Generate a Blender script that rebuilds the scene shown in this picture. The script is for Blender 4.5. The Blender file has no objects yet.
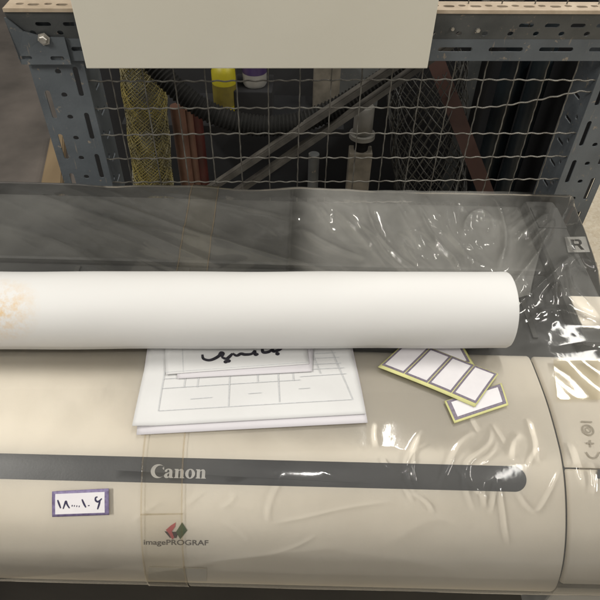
import bpy, bmesh, math, random
import numpy as np
from mathutils import Vector, Matrix

random.seed(7)
rng = np.random.default_rng(11)
sc = bpy.context.scene
COL = sc.collection
R = math.radians
CAMZ = 1.70                       # eye height above the floor
TH = R(44.5)                      # how far the camera looks down
CT, ST = math.cos(TH), math.sin(TH)
ROLL = 0.025

# ------------------------------------------------------------------ survey helpers
def ray(px, py):
    u, v = px - 300, py - 300
    uu, vv = u + ROLL * v, v - ROLL * u
    return uu / 600, CT - vv / 600 * ST, -(ST + vv / 600 * CT)

def at(px, py, Y):                # point of the vertical plane at distance Y
    a, b, c = ray(px, py)
    t = Y / b
    return Vector((a * t, Y, CAMZ + c * t))

def atz(px, py, z):               # point of the horizontal plane at height z
    a, b, c = ray(px, py)
    t = (z - CAMZ) / c
    return Vector((a * t, b * t, z))

# ------------------------------------------------------------------ materials
def new_mat(name):
    m = bpy.data.materials.new(name); m.use_nodes = True
    nt = m.node_tree; nt.nodes.clear()
    out = nt.nodes.new('ShaderNodeOutputMaterial')
    return m, nt, out

def N(nt, t, **kw):
    n = nt.nodes.new(t)
    for k, v in kw.items():
        if k in ('inp',):
            for kk, vv in v.items(): n.inputs[kk].default_value = vv
        else: setattr(n, k, v)
    return n

def pmat(name, c1, c2=None, rough=.5, scale=20., bump=0., bscale=None, metal=0., spec=.5, detail=5., rvar=.1,
         lo=.35, hi=.65, stretch=None, chips=None):
    m, nt, out = new_mat(name)
    L = nt.links.new
    p = N(nt, 'ShaderNodeBsdfPrincipled')
    p.inputs['Metallic'].default_value = metal
    p.inputs['Specular IOR Level'].default_value = spec
    tc = N(nt, 'ShaderNodeTexCoord')
    co = tc.outputs['Object']
    if stretch:
        mp = N(nt, 'ShaderNodeMapping'); mp.inputs['Scale'].default_value = stretch
        L(co, mp.inputs['Vector']); co = mp.outputs['Vector']
    nz = N(nt, 'ShaderNodeTexNoise'); nz.inputs['Scale'].default_value = scale; nz.inputs['Detail'].default_value = detail
    L(co, nz.inputs['Vector'])
    rp = N(nt, 'ShaderNodeValToRGB')
    c2 = c2 or tuple(x * .8 for x in c1)
    rp.color_ramp.elements[0].position = lo; rp.color_ramp.elements[1].position = hi
    rp.color_ramp.elements[0].color = (*c2, 1); rp.color_ramp.elements[1].color = (*c1, 1)
    L(nz.outputs['Fac'], rp.inputs['Fac']); L(rp.outputs['Color'], p.inputs['Base Color'])
    if chips:                                            # chips and scratches in the paint
        c1n = N(nt, 'ShaderNodeTexNoise', inp={'Scale': 55., 'Detail': 8., 'Roughness': .7}); L(co, c1n.inputs['Vector'])
        mp2 = N(nt, 'ShaderNodeMapping'); mp2.inputs['Scale'].default_value = (1, 1, .12); L(co, mp2.inputs['Vector'])
        c2n = N(nt, 'ShaderNodeTexNoise', inp={'Scale': 160., 'Detail': 4.}); L(mp2.outputs['Vector'], c2n.inputs['Vector'])
        r1 = N(nt, 'ShaderNodeMapRange', inp={'From Min': .615, 'From Max': .66}); L(c1n.outputs['Fac'], r1.inputs['Value'])
        r2 = N(nt, 'ShaderNodeMapRange', inp={'From Min': .66, 'From Max': .73, 'To Max': .55}); L(c2n.outputs['Fac'], r2.inputs['Value'])
        mxx = N(nt, 'ShaderNodeMath', operation='MAXIMUM'); L(r1.outputs['Result'], mxx.inputs[0]); L(r2.outputs['Result'], mxx.inputs[1])
        mc = N(nt, 'ShaderNodeMix', data_type='RGBA'); L(mxx.outputs[0], mc.inputs['Factor']); L(rp.outputs['Color'], mc.inputs['A']); mc.inputs['B'].default_value = (*chips, 1)
        L(mc.outputs['Result'], p.inputs['Base Color'])
    mr = N(nt, 'ShaderNodeMapRange'); mr.inputs['To Min'].default_value = max(0, rough - rvar); mr.inputs['To Max'].default_value = min(1, rough + rvar)
    L(nz.outputs['Fac'], mr.inputs['Value']); L(mr.outputs['Result'], p.inputs['Roughness'])
    if bump:
        n2 = N(nt, 'ShaderNodeTexNoise'); n2.inputs['Scale'].default_value = bscale or scale * 4; n2.inputs['Detail'].default_value = 3
        L(co, n2.inputs['Vector'])
        b = N(nt, 'ShaderNodeBump'); b.inputs['Strength'].default_value = bump; b.inputs['Distance'].default_value = .002
        L(n2.outputs['Fac'], b.inputs['Height']); L(b.outputs['Normal'], p.inputs['Normal'])
    L(p.outputs['BSDF'], out.inputs['Surface'])
    return m

M = {}
M['cover'] = pmat('warm_grey_plastic', (.85, .79, .685), (.77, .705, .60), .6, 7, .05, 500, spec=.2, detail=9, lo=.28, hi=.62)
M['band'] = pmat('charcoal_plastic', (.024, .026, .031), (.018, .019, .024), .4, 12, .04, 400)
M['dark'] = pmat('dark_body_plastic', (.058, .057, .051), (.045, .044, .040), .5, 8, .1, 300)
M['block'] = pmat('grey_body_plastic', (.085, .084, .079), (.068, .067, .063), .5, 9, .1, 300)
M['bay'] = pmat('bay_plastic', (.040, .040, .038), (.030, .030, .029), .5, 8)
M['seam'] = pmat('dark_seam_plastic', (.02, .018, .016), None, .7)
M['black'] = pmat('black_plastic', (.005, .005, .006), (.003, .003, .004), .6, 9, spec=.15)
M['silver'] = pmat('silver_print', (.62, .60, .56), (.52, .5, .47), .4, 80)
M['pink'] = pmat('pink_print', (.60, .13, .14), (.52, .10, .11), .5, 60)
M['moss'] = pmat('grey_green_print', (.09, .14, .06), (.07, .11, .045), .5, 60)
M['plum'] = pmat('dark_plum_print', (.075, .05, .055), None, .5, 60)
M['greytext'] = pmat('grey_print', (.17, .15, .13), (.13, .11, .1), .6, 60)
M['rmark'] = pmat('pale_grey_print', (.36, .35, .32), (.30, .29, .27), .5, 60)
M['paper'] = pmat('white_paper', (.60, .596, .588), (.565, .56, .552), .75, 15, .06, 200, spec=.2)
M['paper_pink'] = pmat('lilac_white_paper', (.575, .552, .572), (.545, .523, .54), .75, 15, .06, 200, spec=.2)
M['formline'] = pmat('grey_printed_line', (.52, .53, .54), (.42, .43, .44), .8, 300)
M['ink'] = pmat('black_marker_ink', (.012, .011, .016), (.03, .028, .04), .5, 200)
M['blueink'] = pmat('dark_blue_ink', (.02, .016, .06), None, .5, 200)
M['violet'] = pmat('violet_border_print', (.20, .165, .29), (.13, .10, .19), .5, 220)
M['purple_dk'] = pmat('dark_violet_border_print', (.14, .115, .155), (.20, .175, .21), .55, 400)
M['backing'] = pmat('yellow_backing_paper', (.62, .60, .26), (.52, .51, .22), .6, 40)
M['sticker'] = pmat('white_sticker', (.68, .655, .665), (.645, .62, .635), .6, 60, spec=.3)
M['steel'] = pmat('blue_grey_painted_steel', (.115, .128, .138), (.086, .097, .106), .5, 14, .15, 260, rvar=.12, chips=(.25, .21, .165))
M['steel_shade'] = pmat('blue_grey_painted_steel_shaded', (.10, .112, .122), (.065, .074, .082), .5, 14, .15, 260, chips=(.2, .17, .13))  # same post paint, darker: shade on the side flange put into the colour
M['steel_dk'] = pmat('dark_grey_steel', (.095, .098, .096), (.062, .066, .066), .55, 18, .15, 260, chips=(.22, .18, .14))
M['ledge'] = pmat('cream_steel', (.47, .38, .28), (.37, .29, .205), .6, 30, .2, 200)
M['zinc'] = pmat('zinc_bolt', (.55, .53, .48), (.40, .37, .33), .35, 120, .1, metal=.8)
M['wire'] = pmat('galvanised_wire', (.22, .21, .185), (.11, .10, .085), .42, 60, .2, 600, metal=.5)
M['board'] = pmat('cream_board', (.65, .615, .52), (.625, .59, .495), .55, 5, .05, 150, spec=.3)
M['hose'] = pmat('black_rubber_hose', (.016, .015, .0135), (.009, .009, .008), .75, 40, spec=.2)
M['bar'] = pmat('grey_steel_bar', (.11, .10, .085), (.055, .05, .043), .5, 25, .1)
M['yellow'] = pmat('yellow_plastic', (.36, .31, .01), (.26, .22, .01), .45, 18)
M['ochre'] = pmat('faded_yellow_label', (.17, .135, .015), (.10, .08, .012), .6, 25)
M['olive'] = pmat('yellow_olive_wire', (.20, .16, .04), (.075, .065, .032), .5, 18)
M['greywire'] = pmat('dull_grey_wire', (.055, .052, .045), (.025, .025, .023), .5, 30)
M['terra'] = pmat('brown_pipe', (.13, .065, .042), (.085, .042, .028), .5, 22, .15)
M['redpipe'] = pmat('dark_red_plastic', (.06, .012, .009), (.04, .009, .007), .5, 22)
M['rustwood'] = pmat('red_brown_board', (.055, .023, .016), (.03, .013, .009), .65, 12, .2, stretch=(1, 1, .15))
M['teal'] = pmat('dark_teal_steel', (.010, .016, .020), (.006, .009, .012), .4, 12)
M['palepost'] = pmat('grey_white_plastic', (.19, .18, .165), (.12, .115, .10), .55, 20, .1)
M['palebeige'] = pmat('worn_beige_post', (.16, .14, .11), (.09, .08, .062), .65, 30, .1)
M['white_can'] = pmat('white_bottle_plastic', (.28, .27, .25), None, .4, 20)
M['purple_can'] = pmat('dark_purple_label', (.05, .03, .09), None, .4, 20)
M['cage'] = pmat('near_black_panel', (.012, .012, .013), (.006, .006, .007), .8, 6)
M['mat_floor'] = pmat('dark_brown_floor', (.185, .16, .14), (.10, .088, .078), .75, 3.2, .2, 90, detail=7, spec=.2, lo=.3, hi=.7)
M['kerb'] = pmat('beige_timber', (.30, .215, .12), (.22, .155, .085), .65, 6, .2, stretch=(1, .2, 1))
M['card'] = pmat('brown_cardboard', (.32, .21, .12), (.27, .18, .1), .8, 30)

def floor_mat():
    m, nt, out = new_mat('pale_terrazzo'); L = nt.links.new
    p = N(nt, 'ShaderNodeBsdfPrincipled'); p.inputs['Roughness'].default_value = .5
    tc = N(nt, 'ShaderNodeTexCoord')
    v = N(nt, 'ShaderNodeTexVoronoi'); v.inputs['Scale'].default_value = 90
    L(tc.outputs['Object'], v.inputs['Vector'])
    r = N(nt, 'ShaderNodeValToRGB')
    r.color_ramp.elements[0].color = (.60, .50, .36, 1); r.color_ramp.elements[1].color = (.74, .66, .52, 1)
    L(v.outputs['Color'], r.inputs['Fac'])
    nz = N(nt, 'ShaderNodeTexNoise'); nz.inputs['Scale'].default_value = 5; nz.inputs['Detail'].default_value = 6
    L(tc.outputs['Object'], nz.inputs['Vector'])
    mx = N(nt, 'ShaderNodeMix', data_type='RGBA', blend_type='MULTIPLY')
    mx.inputs['Factor'].default_value = .35
    L(r.outputs['Color'], mx.inputs['A']); L(nz.outputs['Fac'], mx.inputs['B'])
    L(mx.outputs['Result'], p.inputs['Base Color']); L(p.outputs['BSDF'], out.inputs['Surface'])
    return m
M['floor'] = floor_mat()

def roll_mat(cx):
    # white paper wrap with the brown water stain near the left end
    m, nt, out = new_mat('white_wrap_paper'); L = nt.links.new
    p = N(nt, 'ShaderNodeBsdfPrincipled'); p.inputs['Roughness'].default_value = .55; p.inputs['Specular IOR Level'].default_value = .35
    tc = N(nt, 'ShaderNodeTexCoord')
    ds = N(nt, 'ShaderNodeVectorMath', operation='DISTANCE'); L(tc.outputs['Object'], ds.inputs[0]); ds.inputs[1].default_value = cx
    mr = N(nt, 'ShaderNodeMapRange', inp={'From Min': .004, 'From Max': .050, 'To Min': 1., 'To Max': 0.}); L(ds.outputs['Value'], mr.inputs['Value'])
    nz = N(nt, 'ShaderNodeTexNoise', inp={'Scale': 95., 'Detail': 6., 'Roughness': .7}); L(tc.outputs['Object'], nz.inputs['Vector'])
    rp = N(nt, 'ShaderNodeValToRGB'); rp.color_ramp.elements[0].position = .40; rp.color_ramp.elements[1].position = .68
    L(nz.outputs['Fac'], rp.inputs['Fac'])
    mu = N(nt, 'ShaderNodeMath', operation='MULTIPLY'); L(mr.outputs['Result'], mu.inputs[0]); L(rp.outputs['Color'], mu.inputs[1])
    mu2 = N(nt, 'ShaderNodeMath', operation='MULTIPLY', use_clamp=True); L(mu.outputs[0], mu2.inputs[0]); mu2.inputs[1].default_value = 1.15
    # faint broad grime
    n3 = N(nt, 'ShaderNodeTexNoise', inp={'Scale': 7., 'Detail': 5.}); L(tc.outputs['Object'], n3.inputs['Vector'])
    rp3 = N(nt, 'ShaderNodeValToRGB'); rp3.color_ramp.elements[0].color = (.60, .59, .572, 1); rp3.color_ramp.elements[1].color = (.645, .635, .618, 1)
    L(n3.outputs['Fac'], rp3.inputs['Fac'])
    mx = N(nt, 'ShaderNodeMix', data_type='RGBA'); L(mu2.outputs[0], mx.inputs['Factor'])
    L(rp3.outputs['Color'], mx.inputs['A']); mx.inputs['B'].default_value = (.60, .43, .24, 1)
    L(mx.outputs['Result'], p.inputs['Base Color'])
    n2 = N(nt, 'ShaderNodeTexNoise', inp={'Scale': 18., 'Detail': 3.}); L(tc.outputs['Object'], n2.inputs['Vector'])
    b = N(nt, 'ShaderNodeBump', inp={'Strength': .12, 'Distance': .004}); L(n2.outputs['Fac'], b.inputs['Height']); L(b.outputs['Normal'], p.inputs['Normal'])
    L(p.outputs['BSDF'], out.inputs['Surface'])
    return m

def film_mat(name, haze, tint, rough, hazecol=(.80, .78, .72), ior=1.5, bump=.25, bscale=26., patchy=.5, gboost=1.0, thin=None):
    # clear polythene: lets light through, scatters a little of it, mirrors the rest by Fresnel
    m, nt, out = new_mat(name); L = nt.links.new
    tc = N(nt, 'ShaderNodeTexCoord')
    nz = N(nt, 'ShaderNodeTexNoise', inp={'Scale': bscale, 'Detail': 4., 'Roughness': .55}); L(tc.outputs['Object'], nz.inputs['Vector'])
    b = N(nt, 'ShaderNodeBump', inp={'Strength': bump, 'Distance': .004}); L(nz.outputs['Fac'], b.inputs['Height'])
    n2 = N(nt, 'ShaderNodeTexNoise', inp={'Scale': 5., 'Detail': 6., 'Roughness': .6}); L(tc.outputs['Object'], n2.inputs['Vector'])
    mr = N(nt, 'ShaderNodeMapRange', inp={'From Min': .3, 'From Max': .7, 'To Min': haze * (1 - patchy), 'To Max': haze * (1 + patchy)})
    L(n2.outputs['Fac'], mr.inputs['Value'])
    hz = mr.outputs['Result']
    if thin:                                             # milkiness feathered along x, so both edges of the overlap fade out
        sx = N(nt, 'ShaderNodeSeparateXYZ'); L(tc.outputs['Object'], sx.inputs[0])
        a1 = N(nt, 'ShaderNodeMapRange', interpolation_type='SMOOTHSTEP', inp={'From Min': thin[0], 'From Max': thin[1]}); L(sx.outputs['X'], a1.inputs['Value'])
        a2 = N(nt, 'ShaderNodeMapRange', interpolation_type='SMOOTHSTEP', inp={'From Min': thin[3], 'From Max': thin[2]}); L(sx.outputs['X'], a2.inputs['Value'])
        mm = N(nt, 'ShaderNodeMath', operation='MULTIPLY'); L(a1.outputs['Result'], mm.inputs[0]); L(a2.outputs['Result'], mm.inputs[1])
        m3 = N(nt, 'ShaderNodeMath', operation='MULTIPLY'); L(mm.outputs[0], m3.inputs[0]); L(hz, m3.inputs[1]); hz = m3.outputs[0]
    tr = N(nt, 'ShaderNodeBsdfTransparent'); tr.inputs['Color'].default_value = (*tint, 1)
    df = N(nt, 'ShaderNodeBsdfDiffuse'); df.inputs['Color'].default_value = (*hazecol, 1)
    gl = N(nt, 'ShaderNodeBsdfGlossy'); gl.inputs['Roughness'].default_value = rough
    L(b.outputs['Normal'], gl.inputs['Normal'])
    g2 = N(nt, 'ShaderNodeBsdfGlossy'); g2.inputs['Roughness'].default_value = .36      # the milky sheen of polythene
    gm = N(nt, 'ShaderNodeMixShader'); gm.inputs['Fac'].default_value = .08; L(gl.outputs['BSDF'], gm.inputs[1]); L(g2.outputs['BSDF'], gm.inputs[2])
    m1 = N(nt, 'ShaderNodeMixShader'); L(hz, m1.inputs['Fac']); L(tr.outputs['BSDF'], m1.inputs[1]); L(df.outputs['BSDF'], m1.inputs[2])
    fr = N(nt, 'ShaderNodeFresnel', inp={'IOR': ior}); L(b.outputs['Normal'], fr.inputs['Normal'])
    fm = N(nt, 'ShaderNodeMath', operation='MULTIPLY', use_clamp=True); L(fr.outputs['Fac'], fm.inputs[0]); fm.inputs[1].default_value = gboost
    m2 = N(nt, 'ShaderNodeMixShader'); L(fm.outputs[0], m2.inputs['Fac']); L(m1.outputs['Shader'], m2.inputs[1]); L(gm.outputs['Shader'], m2.inputs[2])
    L(m2.outputs['Shader'], out.inputs['Surface'])
    return m
M['film'] = film_mat('clear_polythene', .050, (.994, .991, .985), .06, gboost=1.0, bump=.05)
M['tape'] = film_mat('clear_packing_tape', .02, (.998, .994, .984), .10, bump=.2, bscale=60., hazecol=(.7, .62, .45), ior=1.28)
M['tapeedge'] = film_mat('yellowed_tape_edge', .11, (.96, .935, .88), .2, hazecol=(.34, .25, .15), patchy=1., bump=.4, bscale=120.)
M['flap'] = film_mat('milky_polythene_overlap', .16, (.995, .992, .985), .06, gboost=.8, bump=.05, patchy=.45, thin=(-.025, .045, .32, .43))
M['glosstape'] = film_mat('glossy_clear_tape', .06, (.97, .95, .88), .07, bump=.04, bscale=30., gboost=1.5, hazecol=(.8, .66, .40))

# ------------------------------------------------------------------ object helpers
def link(name, me, mat=None, parent=None, smooth=False):
    o = bpy.data.objects.new(name, me); COL.objects.link(o)
    if mat is not None: me.materials.append(M[mat] if isinstance(mat, str) else mat)
    if parent is not None: o.parent = parent
    if smooth:
        for p in me.polygons: p.use_smooth = True
    return o

def tag(o, label=None, cat=None, group=None, kind=None):
    if label: o['label'] = label
    if cat: o['category'] = cat
    if group: o['group'] = group
    if kind: o['kind'] = kind
    return o

def thing(name, label, cat, group=None, loc=(0, 0, 0)):
    o = bpy.data.objects.new(name, None); COL.objects.link(o); o.location = loc
    o.empty_display_size = .05
    return tag(o, label, cat, group)

def mesh(name, vs, fs):
    me = bpy.data.meshes.new(name); me.from_pydata([tuple(v) for v in vs], [], fs); me.update(); return me

class MB:
    def __init__(s): s.bm = bmesh.new()
    def box(s, x0, x1, y0, y1, z0, z1, bev=0., seg=2):
        r = bmesh.ops.create_cube(s.bm, size=1)
        for v in r['verts']:
            v.co = Vector((x0 + (v.co.x + .5) * (x1 - x0), y0 + (v.co.y + .5) * (y1 - y0), z0 + (v.co.z + .5) * (z1 - z0)))
        if bev:
            es = list({e for v in r['verts'] for e in v.link_edges})
            bmesh.ops.bevel(s.bm, geom=es, offset=bev, segments=seg, affect='EDGES', profile=.6)
        return s
    def obox(s, a, b, w, t, up=Vector((0, -1, 0))):
        # bar of section w x t from a to b; t is along `up`
        a, b = Vector(a), Vector(b); d = (b - a).normalized()
        n = (up - d * up.dot(d)).normalized(); sd = d.cross(n)
        vs = [s.bm.verts.new(p + sd * i * w / 2 + n * j * t / 2) for p in (a, b) for i, j in ((-1, -1), (1, -1), (1, 1), (-1, 1))]
        for f in ((0, 1, 2, 3), (7, 6, 5, 4), (0, 4, 5, 1), (1, 5, 6, 2), (2, 6, 7, 3), (3, 7, 4, 0)):
            s.bm.faces.new([vs[i] for i in f])
        return s
    def tube(s, pts, rad, n=10, cap=True):
        pts = [Vector(p) for p in pts]; k = len(pts)
        rads = rad if hasattr(rad, '__len__') else [rad] * k
        ref = Vector((0.13, .3, 1)).normalized(); rings = []
        for i, p in enumerate(pts):
            d = (pts[min(i + 1, k - 1)] - pts[max(i - 1, 0)]).normalized()
            if i == 0:
                if abs(d.dot(ref)) > .95: ref = Vector((1, .2, 0)).normalized()
            ref = (ref - d * ref.dot(d)).normalized(); b = d.cross(ref)
            rings.append([s.bm.verts.new(p + (ref * math.cos(2 * math.pi * j / n) + b * math.sin(2 * math.pi * j / n)) * rads[i]) for j in range(n)])
        for a, b in zip(rings, rings[1:]):
            for j in range(n): s.bm.faces.new((a[j], a[(j + 1) % n], b[(j + 1) % n], b[j]))
        if cap:
            s.bm.faces.new(rings[0][::-1]); s.bm.faces.new(rings[-1])
        return s
    def build(s, name, mat, parent=None, smooth=False, loc=None):
        bmesh.ops.recalc_face_normals(s.bm, faces=s.bm.faces[:])
        me = bpy.data.meshes.new(name); s.bm.to_mesh(me); s.bm.free()
        o = link(name, me, mat, parent, smooth)
        if smooth: sharp(o)
        return o

def sharp(o, ang=40):
    me = o.data; bm = bmesh.new(); bm.from_mesh(me)
    for e in bm.edges:
        if len(e.link_faces) == 2 and e.calc_face_angle(0) > R(ang): e.smooth = False
    bm.to_mesh(me); bm.free()

def poly2d(loops, ext=0.):
    """flat filled shape with holes -> (verts, faces) in local x,y,z"""
    cu = bpy.data.curves.new('tmp', 'CURVE'); cu.dimensions = '2D'; cu.fill_mode = 'BOTH'; cu.extrude = ext
    for lp in loops:
        sp = cu.splines.new('POLY'); sp.points.add(len(lp) - 1); sp.use_cyclic_u = True
        for p, q in zip(sp.points, lp): p.co = (q[0], q[1], 0, 1)
    o = bpy.data.objects.new('tmp', cu); COL.objects.link(o)
    dg = bpy.context.evaluated_depsgraph_get(); dg.update()
    me = bpy.data.meshes.new_from_object(o.evaluated_get(dg))
    vs = [v.co.copy() for v in me.vertices]; fs = [tuple(p.vertices) for p in me.polygons]
    bpy.data.objects.remove(o); bpy.data.curves.remove(cu); bpy.data.meshes.remove(me)
    return vs, fs

def text2d(s, size, bold=0.):
    cu = bpy.data.curves.new('tmp', 'FONT'); cu.body = s; cu.size = size; cu.offset = bold; cu.fill_mode = 'FRONT'; cu.resolution_u = 6
    o = bpy.data.objects.new('tmp', cu); COL.objects.link(o)
    dg = bpy.context.evaluated_depsgraph_get(); dg.update()
    me = bpy.data.meshes.new_from_object(o.evaluated_get(dg))
    vs = [v.co.copy() for v in me.vertices]; fs = [tuple(p.vertices) for p in me.polygons]
    bpy.data.objects.remove(o); bpy.data.curves.remove(cu); bpy.data.meshes.remove(me)
    return vs, fs

def slot(cx, cy, lx, ly, n=5):
    """rounded slot outline, full sizes lx, ly"""
    r = min(lx, ly) / 2; pts = []
    hx, hy = lx / 2 - r, ly / 2 - r
    for k, (sx, sy) in enumerate(((1, 1), (-1, 1), (-1, -1), (1, -1))):
        for i in range(n + 1):
            a = math.pi / 2 * (k + i / n)
            pts.append((cx + sx * hx + r * math.cos(a), cy + sy * hy + r * math.sin(a)))
    return pts[::-1]

def catmull(pts, n=24):
    pts = [np.array(p, float) for p in pts]
    P = [2 * pts[0] - pts[1]] + pts + [2 * pts[-1] - pts[-2]]
    out = []
    for i in range(1, len(P) - 2):
        for k in range(n):
            t = k / n
            out.append(.5 * ((2 * P[i]) + (P[i + 1] - P[i - 1]) * t + (2 * P[i - 1] - 5 * P[i] + 4 * P[i + 1] - P[i + 2]) * t * t + (-P[i - 1] + 3 * P[i] - 3 * P[i + 1] + P[i + 2]) * t ** 3))
    out.append(pts[-1])
    return np.array(out)

class Profile:
    """a y-z section swept along x; s is arc length from its rear end"""
    def __init__(s, pts, n=24):
        s.p = catmull(pts, n)
        d = np.linalg.norm(np.diff(s.p, axis=0), axis=1); s.s = np.concatenate([[0], np.cumsum(d)]); s.L = s.s[-1]
        t = np.gradient(s.p, s.s, axis=0); t /= np.linalg.norm(t, axis=1)[:, None]
        s.n = np.stack([-t[:, 1], t[:, 0]], 1)           # normal
        if s.n[len(s.n) // 2, 1] < 0: s.n = -s.n
    def yz(s, q): return np.interp(q, s.s, s.p[:, 0]), np.interp(q, s.s, s.p[:, 1])
    def nrm(s, q): return np.interp(q, s.s, s.n[:, 0]), np.interp(q, s.s, s.n[:, 1])
    def point(s, x, q, h=0.):
        y, z = s.yz(q); ny, nz = s.nrm(q)
        return Vector((x, y + ny * h, z + nz * h + CAMZ))
    def hit(s, px, py):                                  # where the survey ray meets the surface -> (x, s)
        a, b, c = ray(px, py)
        f = s.p[:, 0] * c - s.p[:, 1] * b                # zero on the ray
        best = None
        for i in np.nonzero(np.sign(f[:-1]) != np.sign(f[1:]))[0]:
            t = f[i] / (f[i] - f[i + 1]); pt = s.p[i] * (1 - t) + s.p[i + 1] * t
            dep = pt[0] / b
            if dep > 0 and (best is None or dep < best[0]): best = (dep, s.s[i] * (1 - t) + s.s[i + 1] * t)
        if best is None: return s.hit(px, py + (1.5 if py < 400 else -1.5))
        return best[0] * a, best[1]
    def s_of_y(s, Y):
        i = int(np.argmin(np.abs(s.p[:, 0] - Y) + 10 * (s.p[:, 1] < -.7))); return s.s[i]

# sections, heights relative to the camera
COV = Profile([(.553, -.646), (.548, -.637), (.528, -.6325), (.467, -.629), (.41, -.6345), (.378, -.6435), (.347, -.662),
               (.318, -.6875), (.297, -.7145), (.2855, -.738), (.2805, -.757), (.2815, -.771), (.287, -.781)])
FO = .0035
FILM = Profile([(.958, -1.02), (.955, -.85), (.951, -.72), (.947, -.655), (.934, -.633), (.90, -.6265), (.82, -.630), (.74, -.633), (.65, -.630),
                (.57, -.629), (.52, -.6275), (.467, -.629 + FO), (.4085, -.6345 + FO), (.3765, -.6435 + FO * .93), (.345, -.662 + FO * .8),
                (.3155, -.6875 + FO * .7), (.2945, -.7145 + FO * .5), (.2828, -.738 + FO * .3), (.2775, -.757), (.2785, -.773), (.285, -.785), (.294, -.790)])

def sheet(prof, quad, h, thick, nx=24, ny=24, ext=None, curl=None):
    """thin solid sheet whose four (x,s) corners are given in order TL, TR, BR, BL, laid on a section"""
    a, b, c, d = [np.array(q, float) for q in quad]
    vs = []; fs = []
    for layer in (0, 1):
        for j in range(ny + 1):
            for i in range(nx + 1):
                u, v = i / nx, j / ny
                p = (a * (1 - u) + b * u) * (1 - v) + (d * (1 - u) + c * u) * v
                hh = h + (thick if layer else 0) + (curl(u, v) if curl else 0)
                vs.append(prof.point(p[0], p[1], hh))
    W = nx + 1; K = W * (ny + 1)
    for j in range(ny):
        for i in range(nx):
            q = (j * W + i, j * W + i + 1, (j + 1) * W + i + 1, (j + 1) * W + i)
            fs.append(q[::-1]); fs.append(tuple(K + k for k in q))
    for i in range(nx):
        for j in (0, ny):
            fs.append((j * W + i, j * W + i + 1, K + j * W + i + 1, K + j * W + i))
    for j in range(ny):
        for i in (0, nx):
            fs.append((j * W + i, (j + 1) * W + i, K + (j + 1) * W + i, K + j * W + i))
    bm = bmesh.new(); me = mesh('sheet', vs, fs); bm.from_mesh(me); bmesh.ops.recalc_face_normals(bm, faces=bm.faces[:]); bm.to_mesh(me); bm.free()
    return me

def laid(prof, vs, fs, fn, h):
    """2-D mesh (vs, fs) laid on a section; fn maps local x,y to (x, s)"""
    return [prof.point(*fn(v[0], v[1]), h) for v in vs], fs

def subdiv2d(vs, fs, mx):
    bm = bmesh.new(); bv = [bm.verts.new(v) for v in vs]
    for f in fs:
        try: bm.faces.new([bv[i] for i in f])
        except ValueError: pass
    for _ in range(6):
        es = [e for e in bm.edges if e.calc_length() > mx]
        if not es: break
        bmesh.ops.subdivide_edges(bm, edges=es, cuts=1)
    bmesh.ops.triangulate(bm, faces=bm.faces[:])
    bm.verts.index_update()
    o = [v.co.copy() for v in bm.verts], [tuple(v.index for v in f.verts) for f in bm.faces]
    bm.free(); return o

def stroke2d(pts, w, taper=True, sm=6):
    """pen stroke as a ribbon"""
    p = catmull(pts, sm) if len(pts) > 2 else np.array([np.array(pts[0]) * (1 - t) + np.array(pts[1]) * t for t in np.linspace(0, 1, 6)])
    t = np.gradient(p, axis=0); t /= np.maximum(np.linalg.norm(t, axis=1), 1e-9)[:, None]
    n = np.stack([-t[:, 1], t[:, 0]], 1); k = len(p)
    ww = np.array([w * (.55 + .45 * math.sin(math.pi * (i + .6) / (k + .2))) if taper else w for i in range(k)]) / 2
    vs = [Vector((*(p[i] + n[i] * ww[i]), 0)) for i in range(k)] + [Vector((*(p[i] - n[i] * ww[i]), 0)) for i in range(k)]
    fs = [(i, i + 1, k + i + 1, k + i) for i in range(k - 1)]
    return vs, fs

def merge2d(items):
    V, F = [], []
    for vs, fs in items:
        b = len(V); V += list(vs); F += [tuple(i + b for i in f) for f in fs]
    return V, F

def px2(prof, p): return np.array(prof.hit(*p))

def ink(prof, strokes, w, h, name, mat, parent):
    """pen strokes given as surveyed points on a surface"""
    items = []
    for st in strokes:
        q = [px2(prof, p) for p in st]
        if len(q) == 1:
            items.append(([Vector((q[0][0] + w * .62 * math.cos(a), q[0][1] + w * .62 * math.sin(a), 0)) for a in np.linspace(0, 2 * math.pi, 9)[:-1]], [tuple(range(8))]))
        else: items.append(stroke2d(q, w))
    V, F = merge2d(items)
    vs, fs = laid(prof, V, F, lambda x, y: (x, y), h)
    return link(name, mesh(name, vs, fs), mat, parent)

# ================================================================== SETTING
def plane(name, x0, x1, y0, y1, z, mat):
    o = link(name, mesh(name, [(x0, y0, z), (x1, y0, z), (x1, y1, z), (x0, y1, z)], [(0, 1, 2, 3)]), mat)
    o['kind'] = 'structure'; return o
plane('floor', -.80, 14, -6, 14, 0, 'floor')
plane('side_floor', -14, -.80, -6, 14, -.004, 'mat_floor')  # separate floor area in a darker brown

# timber strip lying on the darker floor left of the rack
a0, a1 = atz(31, 230, .06), atz(52, 128, .06)
b0, b1 = atz(60, 230, .06), atz(64, 128, .06)
mb = MB(); bm = mb.bm
v = [bm.verts.new(p) for p in (a0, b0, b1, a1)] + [bm.verts.new(p + Vector((0, 0, -.062))) for p in (a0, b0, b1, a1)]
for f in ((0, 1, 2, 3), (7, 6, 5, 4), (0, 4, 5, 1), (1, 5, 6, 2), (2, 6, 7, 3), (3, 7, 4, 0)): bm.faces.new([v[i] for i in f])
bmesh.ops.bevel(bm, geom=bm.edges[:], offset=.006, segments=2, affect='EDGES')
tag(mb.build('timber_beam', 'kerb'), 'long beige timber lying on the darker floor left of the steel rack', 'timber')

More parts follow.
